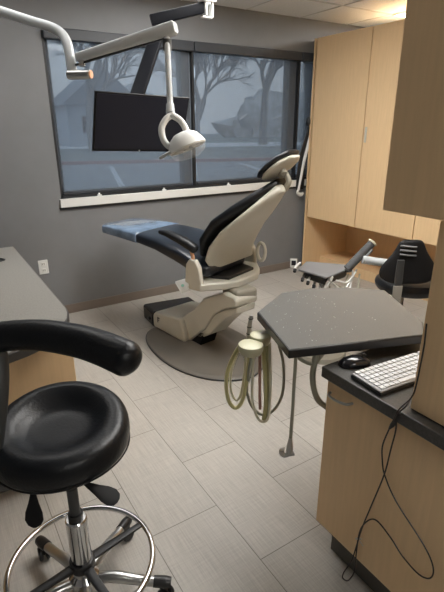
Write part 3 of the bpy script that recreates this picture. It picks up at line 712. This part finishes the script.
b = bmn(); mc = V((1.062, .886, .777)); md = V((.80, -.60, 0)).normalized() ; ms = V((-md.y, md.x, 0))
md, ms = V((.93, -.37, 0)).normalized(), V((.37, .93, 0)).normalized()
rr = []
for f, w_, h_ in ((-.052, .008, .006), (-.046, .020, .014), (-.030, .028, .024), (0, .032, .030), (.025, .030, .027), (.045, .022, .018), (.052, .010, .008)):
    rr.append([V((p.x, p.y, max(.777, p.z))) for p in superring(mc + md*f, ms*w_, V((0, 0, h_)), 2.3, 24)])
add_rings(b, rr); mb = obj('mouse_body', b, 'black_gloss', MS)
b = bmn(); add_ring(b, mc+md*.03+V((0, 0, .028)), .006, .003, axis=tuple(ms), n=16, m=6); obj('scroll_wheel', b, 'dkgrey', MS)
b = bmn(); add_box(b, (-.012, -.020, 0), (.012, .020, .006), Matrix.Rotation(.4, 3, 'Z'), (1.012, .745, .777)); tag(obj('plastic_tab', b, 'dkgrey', bevel=.002), 'small dark plastic tab on the counter before the keyboard', 'adapter')
def cable(pts, r=.0022):
    b = bmn(); add_tube(b, pts, r, 8, 6); return b
CX = .972
yz = [(.618, 1.035), (.616, .999), (.615, .964), (.619, .858), (.628, .815)]
c1 = [(.992, y, z) for y, z in yz] + [(.961, .636, .788), (.962, .649, .746), (CX, .667, .695), (CX, .679, .635), (CX, .673, .588), (CX, .659, .547), (CX, .611, .489), (CX, .509, .419), (CX, .472, .373), (CX, .474, .331), (CX, .507, .311), (CX, .563, .324), (CX, .607, .351), (CX, .657, .370), (CX, .686, .354), (CX, .712, .301), (CX, .720, .246)]
t = thing('black_cable', 'thin black cable looping over the base cabinet door', 'cable', (CX, .6, .3))
obj('cord', cable(c1 + [(CX, .720, .183), (CX, .718, .105), (CX, .728, .062), (.98, .748, .02), (.985, .772, .006), (.98, .765, .045), (CX, .735, .13), (CX, .724, .20), (CX, .712, .29), (CX, .690, .40), (CX-.002, .659, .547), (CX-.002, .650, .642), (CX-.003, .643, .709), (.963, .641, .765), (.975, .628, .795), (1.01, .62+.022, .800)]), 'cable', t)
b = bmn(); add_tube(b, [(.966, .634, .772), (.967, .645, .745), (.968, .655, .722), (.969, .663, .705)], [.0045, .0065, .0065, .003], 10); obj('plug', b, 'black', t)
b = bmn(); add_cyl(b, (CX-.004, .727, .240), (CX+.006, .712, .246), .0028); add_cyl(b, (CX-.002, .712, .243), (CX-.004, .695, .238), .0016); obj('cable_tie', b, 'cable_tie', t)

# ------------------------------------------------------------------ foreground stool
SC = V((.205, 1.178, 0))
FS = thing('assistant_stool', 'black dental assistant stool with chrome foot ring and curved arm, left foreground', 'stool', SC)
ang5 = [math.radians(a) for a in (-31, 39, 109, 181, 253)]
b = bmn(); add_lathe(b, SC, [(0, .055), (.045, .055), (.05, .07), (.048, .12), (.034, .135), (.032, .22), (.033, .355), (.029, .36), (0, .36)], n=32)
hub = obj('column_sleeve', b, 'chrome', FS)
for a in ang5:
    dr_ = V((math.cos(a), math.sin(a), 0)); b = bmn()
    add_tube(b, [SC+dr_*.03+V((0, 0, .10)), SC+dr_*.10+V((0, 0, .105)), SC+dr_*.19+V((0, 0, .085)), SC+dr_*.245+V((0, 0, .078))], [.020, .019, .017, .0155], 14)
    lg = obj('leg', b, 'steel', FS)
    b = bmn(); add_tube(b, [SC+dr_*.225+V((0, 0, .080)), SC+dr_*.262+V((0, 0, .076)), SC+dr_*.282+V((0, 0, .073))], [.0185, .0195, .017], 14); cpo = obj('leg_cap', b, 'black', lg)
    b = bmn(); cs = SC+dr_*.262; sd_ = V((-dr_.y, dr_.x, 0))
    wdir = (sd_*.9+dr_*.3).normalized()
    wd2 = V((-wdir.y, wdir.x, 0))
    for s in (-1, 1): add_lathe(b, cs + V((0, 0, .026)) + wdir*s*.012 - wd2*.0, [(0, -.007), (.022, -.007), (.026, -.003), (.026, .003), (.022, .007), (0, .007)], axis=wdir, n=24)
    add_cyl(b, cs+V((0, 0, .02)), cs+V((0, 0, .065)), .007)
    obj('caster', b, 'black', lg)
b = bmn(); add_cyl(b, SC+V((0, 0, .36)), SC+V((0, 0, .48)), .0165); add_cyl(b, SC+V((0, 0, .48)), SC+V((0, 0, .59)), .013); obj('gas_lift', b, 'dkgrey', FS)
b = bmn(); add_cyl(b, SC+V((0, 0, .48)), SC+V((0, 0, .49)), .0195); obj('lift_collar', b, 'black', FS); b = bmn(); add_cyl(b, SC+V((0, 0, .36)), SC+V((0, 0, .38)), .023); obj('sleeve_collar', b, 'black', FS)
b = bmn(); add_ring(b, SC+V((0, 0, .175)), .226, .0098, n=72, m=12); fr = obj('foot_ring', b, 'chrome', FS)
for a in (10, 190, 280):
    a = math.radians(a); dr_ = V((math.cos(a), math.sin(a), 0)); sd_ = V((-dr_.y, dr_.x, 0)); b = bmn()
    add_rings(b, [superring(SC+dr_*r_+V((0, 0, z_)), sd_*w_, V((0, 0, .006)), 5, 12) for r_, z_, w_ in ((.03, .172, .016), (.12, .172, .013), (.222, .174, .010))])
    obj('ring_spoke', b, 'black', fr)
b = bmn(); add_cyl(b, SC+V((0, 0, .155)), SC+V((0, 0, .192)), .040); obj('ring_hub', b, 'black', fr, bevel=.004)
# seat: dished disc with a raised rear rim and full rounded side
zs = .662
SR = .195
SCs = V((.200, 1.185, 0))
b = bmn(); rings = []; n = 56
prof = [(.03, -.055), (.75, -.052), (.93, -.042), (.99, -.020), (1.0, .004), (.985, .024), (.94, .040), (.86, .048), (.74, .050), (.64, .045), (.56, .037), (.48, .030), (.38, .026), (.2, .025), (.02, .025)]
fwd = V((.35, .94, 0)).normalized()
for q, z in prof:
    rg = []
    for j in range(n):
        a = 2*PI*j/n; d_ = V((math.cos(a), math.sin(a), 0)); k_ = d_.dot(fwd)
        up = 0
        if z > 0: up = .034*max(0, (k_+.45)/1.45)*(lambda t_: t_*t_*(3-2*t_))(max(0, min(1, (q-.42)/.36)))
        dip = 0
        rg.append(SCs + d_*q*SR + V((0, 0, zs+z+up+dip)))
    rings.append(rg)
add_rings(b, rings); se = obj('seat', b, 'leather', FS, sub=1)
b = bmn(); add_cyl(b, SC+V((0, 0, .565)), SC+V((0, 0, .585)), .085); add_box(b, (-.06, -.05, .555), (.06, .05, .575), None, SC); obj('seat_mechanism', b, 'black', FS, bevel=.004)
# seam piping
b = bmn(); add_ring(b, SCs+V((0, 0, zs-.03)), SR*.975, .0025, n=64, m=6); obj('seam', b, 'leather', se)
# curved arm
armp = [(-.22, 1.02, .955), (-.18, 1.15, .962), (-.09, 1.235, .970), (.005, 1.258, .976), (.096, 1.240, .982), (.183, 1.180, .988), (.255, 1.095, .988), (.298, 1.025, .984), (.336, .958, .973), (.350, .932, .967)]
def ar_r(f):
    base = .040 + .005*max(0, (f-.55)/.45)
    e = min(f, 1-f)*.86
    return base*math.sqrt(max(.01, 1-(1-min(1, e/.038))**2))
b = bmn(); add_tube(b, armp, ar_r, 24, 22, arc=True); obj('curved_arm', b, 'leather', FS)
b = bmn(); bp_ = [(.074, 1.255, .965), (.072, 1.225, .92), (.056, 1.19, .85), (.026, 1.16, .75), (.000, 1.15, .66), (.02, 1.16, .60), (.08, 1.172, .572), (.17, 1.178, .568)]
add_tube(b, bp_, .032, 16, 6, flat=.35); obj('arm_bracket', b, 'dkgrey', FS)
# levers with paddles
for tag_, pts, pc, pdirv in (('l', [(.16, 1.15, .575), (.115, 1.135, .568), (.098, 1.128, .545)], V((.088, 1.112, .512)), V((-.012, -.020, -.084))),
                            ('r', [(.20, 1.09, .590), (.215, 1.035, .606), (.222, 1.015, .600)], V((.246, .985, .592)), V((.056, -.050, -.036)))):
    b = bmn(); add_tube(b, pts+[tuple(pc-pdirv*.3)], .0045, 8); lv = obj('lever', b, 'black', FS)
    dv = pdirv.normalized(); sv = Rt - dv*Rt.dot(dv)
    if tag_ == 'r': sv = V((.45, .60, .2)); sv = sv-dv*sv.dot(dv)
    sv.normalize(); uv = sv.cross(dv)
    b = bmn(); L2 = pdirv.length
    add_rings(b, [superring(pc+dv*L2*f, sv*w_, uv*.0045, 2.5, 18) for f, w_ in ((-.62, .004), (-.5, .008), (-.2, .015), (.1, .024), (.35, .026), (.52, .018), (.58, .006))])
    obj('paddle', b, 'matte_black', lv)

# ------------------------------------------------------------------ far doctor stool
DS = thing('doctor_stool', 'black doctor stool with winged backrest behind the tray table', 'stool', (2.44, 1.74, 0))
dc = V((2.40, 1.70, 0)); bdir = V((-.534, -.845, 0))        # from the seat towards the backrest (towards camera)
sx_ = V((.845, -.534, 0))
b = bmn(); add_lathe(b, dc+V((.0, -.045, .588)), [(0, -.05), (.15, -.05), (.19, -.035), (.205, 0), (.19, .035), (.14, .045), (0, .04)], n=40); obj('seat', b, 'leather', DS, sub=1)
# backrest: outline swept with curvature
bkc = V((2.218, 1.552, .748))
b = bmn(); prof = [(-.088, .096), (-.075, .118), (-.052, .130), (-.020, .128), (.015, .112), (.05, .090), (.085, .070), (.120, .060), (.140, .050)]
rings = []
for z, hw in [(-.100, .07)] + prof + [(.150, .035)]:
    rg = []
    n = 32
    th = .020 if -.095 < z < .145 else .008
    for j in range(n):
        a = 2*PI*j/n; ca, sa = math.cos(a), math.sin(a)
        u = hw*(abs(ca)**.7)*(1 if ca >= 0 else -1); v_ = th*(abs(sa)**.8)*(1 if sa >= 0 else -1)
        dd = -(u*u)*1.6
        rg.append(bkc + sx_*(u*1.28 + .015) + bdir*(v_+dd) + V((0, 0, z)) + bdir*(-.15*z))
    rings.append(rg)
add_rings(b, rings); bk = obj('backrest', b, 'matte_black', DS, sub=1)
for z in (.118, .094, .070):
    b = bmn(); add_tube(b, [bkc+sx_*(-.055)+bdir*(.020-.15*z)+V((0, 0, z+.004)), bkc+sx_*(-.01)+bdir*(.026-.15*z)+V((0, 0, z)), bkc+sx_*(.035)+bdir*(.022-.15*z)+V((0, 0, z-.004))], .005, 8); r_ = obj('ridge', b, 'grey', bk)  # grey colour stands in for the highlights on the black ridges
b = bmn(); 
for p, q, w_ in (((-.05, .045), (-.055, -.17), .020),):
    P0 = bkc+sx_*p[0]+bdir*.022+V((0, 0, p[1])); P1 = bkc+sx_*q[0]+bdir*.040+V((0, 0, q[1]))
    add_rings(b, [superring(P0, sx_*w_, bdir*.008, 4, 16), superring(P0.lerp(P1, .5), sx_*w_*1.1, bdir*.010, 4, 16), superring(P1, sx_*w_, bdir*.008, 4, 16)])
obj('back_spine', b, 'dkgrey', bk)
b = bmn(); P1 = bkc+sx_*(-.055)+bdir*.042+V((0, 0, -.14)); add_rings(b, [superring(p_, sx_*.026, v_, 4, 16) for p_, v_ in ((P1+V((0, 0, .04)), bdir*.006), (P1+V((0, 0, -.10)), bdir*.006), (P1+V((0, 0, -.20))-bdir*.01, bdir*.006), (P1+V((0, 0, -.235))-bdir*.04, V((0, 0, .006))), (dc+V((0, 0, .50)), V((0, 0, .006))))]); obj('back_bracket', b, 'strap_grey', DS)
b = bmn(); add_cyl(b, dc+V((0, 0, .12)), dc+V((0, 0, .55)), .022); add_box(b, (-.09, -.07, .535), (.09, .07, .555), None, dc); obj('column', b, 'black', DS)
for i in range(5):
    a = math.radians(20+72*i); dr_ = V((math.cos(a), math.sin(a), 0)); b = bmn()
    add_tube(b, [dc+dr_*.02+V((0, 0, .12)), dc+dr_*.14+V((0, 0, .105)), dc+dr_*.27+V((0, 0, .075))], [.020, .018, .014], 10); lg = obj('leg', b, 'black', DS)
    b = bmn()
    for s in (-1, 1): add_lathe(b, dc+dr_*.26+V((0, 0, .027))+V((-dr_.y, dr_.x, 0))*s*.012, [(0, -.007), (.024, -.007), (.027, 0), (.024, .007), (0, .007)], axis=(-dr_.y, dr_.x, 0), n=18)
    add_cyl(b, dc+dr_*.26+V((0, 0, .02)), dc+dr_*.26+V((0, 0, .08)), .006); obj('caster', b, 'black', lg)

# ------------------------------------------------------------------ doctor delivery unit
DU = thing('delivery_unit', 'small grey dental delivery tray with cables and handpieces before the tall cabinet', 'delivery unit', (2.14, 2.08, 0))
b = bmn(); add_prism(b, [(1.945, 2.155), (2.115, 2.265), (2.300, 2.040), (2.235, 1.985), (1.975, 1.930)], .612, .626); obj('tray', b, mat('delivery_tray_grey', (.16, .165, .175), .4), DU, bevel=.005, seg=3)
b = bmn(); add_prism(b, [(1.985, 2.14), (2.11, 2.225), (2.265, 2.03), (2.215, 2.00), (1.995, 1.96)], .560, .612); obj('control_head', b, 'dkgrey', DU, bevel=.008)
b = bmn(); add_tube(b, [(2.13, 2.09, .57), (2.13, 2.09, .06)], .022, 14, smooth=False); add_lathe(b, (2.13, 2.09, 0), [(0, .06), (.05, .055), (.17, .03), (.18, .0), (0, 0)]); obj('pedestal', b, 'cream_dark', DU)
b = bmn(); rp0, rp1 = V((2.165, 1.945, .640)), V((2.315, 1.895, .800)); add_tube(b, [rp0, rp0.lerp(rp1, .5), rp1], [.026, .027, .025], 16, smooth=False); ga = obj('grip_arm', b, mat('grey_foam', (.075, .078, .082), .8, bump=.4, bscale=160), DU, bevel=.004)
b = bmn(); dd_ = (rp1-rp0).normalized(); add_lathe(b, rp1+dd_*.004, [(0, -.004), (.030, -.004), (.032, .004), (.022, .008), (0, .009)], axis=dd_, n=24); obj('end_disc', b, 'hose_white', ga)
b = bmn(); add_cyl(b, (2.250, 1.893, .700), (2.300, 1.880, .765), .010); obj('knuckle', b, 'grey', ga)
b = bmn(); add_tube(b, [(2.240, 1.893, .705), (2.335, 1.835, .688), (2.44, 1.78, .672)], .026, 16, smooth=False); obj('side_tube', b, 'whitemetal', DU, bevel=.003)
b = bmn(); add_tube(b, [(2.19, 1.99, .615), (2.20, 1.95, .625), (2.18, 1.93, .640)], .012, 10); obj('arm_base', b, 'dkgrey', DU)
# handpieces at the front of the head with black tips
hp = [(1.925, 2.165, .650), (1.945, 2.110, .600), (1.960, 2.075, .585), (1.975, 2.035, .568), (1.985, 1.995, .555)]
for i, (x, y, z) in enumerate(hp):
    b = bmn(); add_tube(b, [(x-.012, y-.015, z-.025), (x+.02, y+.01, z-.010), (x+.07, y+.03, z+.0)], [.008, .009, .007], 8); hb = obj('instrument', b, 'white' if i % 2 == 0 else 'steel', DU)
    b = bmn(); add_tube(b, [(x-.022, y-.024, z-.032), (x-.008, y-.012, z-.022)], [.010, .012], 8, smooth=False); obj('tip', b, 'black', hb)
b = bmn(); add_box(b, (-.018, -.012, -.045), (.018, .012, .045), Matrix.Rotation(.5, 3, 'Y') @ Matrix.Rotation(.5, 3, 'Z'), (2.025, 1.955, .575)); obj('syringe_body', b, 'white', DU, bevel=.004)
b = bmn(); add_box(b, (-.005, -.022, -.030), (.005, .022, .030), Matrix.Rotation(.9, 3, 'Z'), (1.942, 2.198, .655)); kp = obj('keypad', b, 'white', DU, bevel=.003)
b = bmn(); add_box(b, (-.0065, -.014, -.016), (-.004, .014, .016), Matrix.Rotation(.9, 3, 'Z'), (1.942, 2.198, .658)); obj('keypad_display', b, 'screen', kp, smooth=False)
for i, (p, q, mid, m_) in enumerate((((2.01, 1.95, .60), (2.24, 1.93, .63), (2.10, 1.90, .53), 'steel'), ((2.03, 1.95, .585), (2.23, 1.95, .62), (2.13, 1.89, .51), 'white'), ((2.00, 1.97, .58), (2.20, 1.96, .60), (2.08, 1.90, .50), 'hose_grey'),
        ((2.05, 1.94, .57), (2.26, 1.92, .60), (2.19, 1.88, .50), 'hose_grey'), ((1.98, 1.99, .57), (2.14, 2.05, .40), (2.02, 1.93, .47), 'steel'), ((2.06, 1.93, .59), (2.20, 1.90, .63), (2.14, 1.91, .57), 'white'))):
    b = bmn(); add_tube(b, [p, mid, q], .0055, 8, 8); obj('supply_hose', b, m_, DU)

# ------------------------------------------------------------------ black bag-like cover and white wand at the cabinet end
t = thing('curing_wand', 'white wand with a hooked foot hanging beside the tall cabinet at the window', 'wand', (3.385, 3.745, .86))
b = bmn(); add_tube(b, [(3.436, 3.728, 1.42), (3.405, 3.728, 1.30), (3.366, 3.728, 1.16), (3.335, 3.728, 1.0), (3.308, 3.728, .86)], [.015, .016, .016, .014, .013], 12); obj('rod', b, 'white', t)
b = bmn(); add_tube(b, [(3.306, 3.728, .865), (3.296, 3.728, .838), (3.320, 3.728, .818), (3.350, 3.728, .812), (3.372, 3.728, .828)], [.010, .014, .020, .020, .012], 12); obj('foot', b, 'white', t)
b = bmn(); add_rings(b, [superring((x, 3.752, z), (w_, 0, 0), (0, .006, 0), 2.4, 20) for x, z, w_ in ((3.430, 1.50, .006), (3.415, 1.42, .020), (3.385, 1.30, .038), (3.362, 1.20, .046), (3.350, 1.05, .054), (3.347, .90, .056), (3.347, .862, .050))])
tag(obj('black_sleeve', b, 'black'), 'long black sleeve hanging behind the white wand at the window edge', 'sleeve')
b = bmn(); add_lathe(b, (3.405, 3.735, 1.535), [(0, .045), (.015, .04), (.028, .015), (.030, -.02), (.02, -.045), (0, -.05)], n=20); tag(obj('black_hook', b, 'black'), 'black rounded hook at the cabinet edge above the white wand', 'hook')
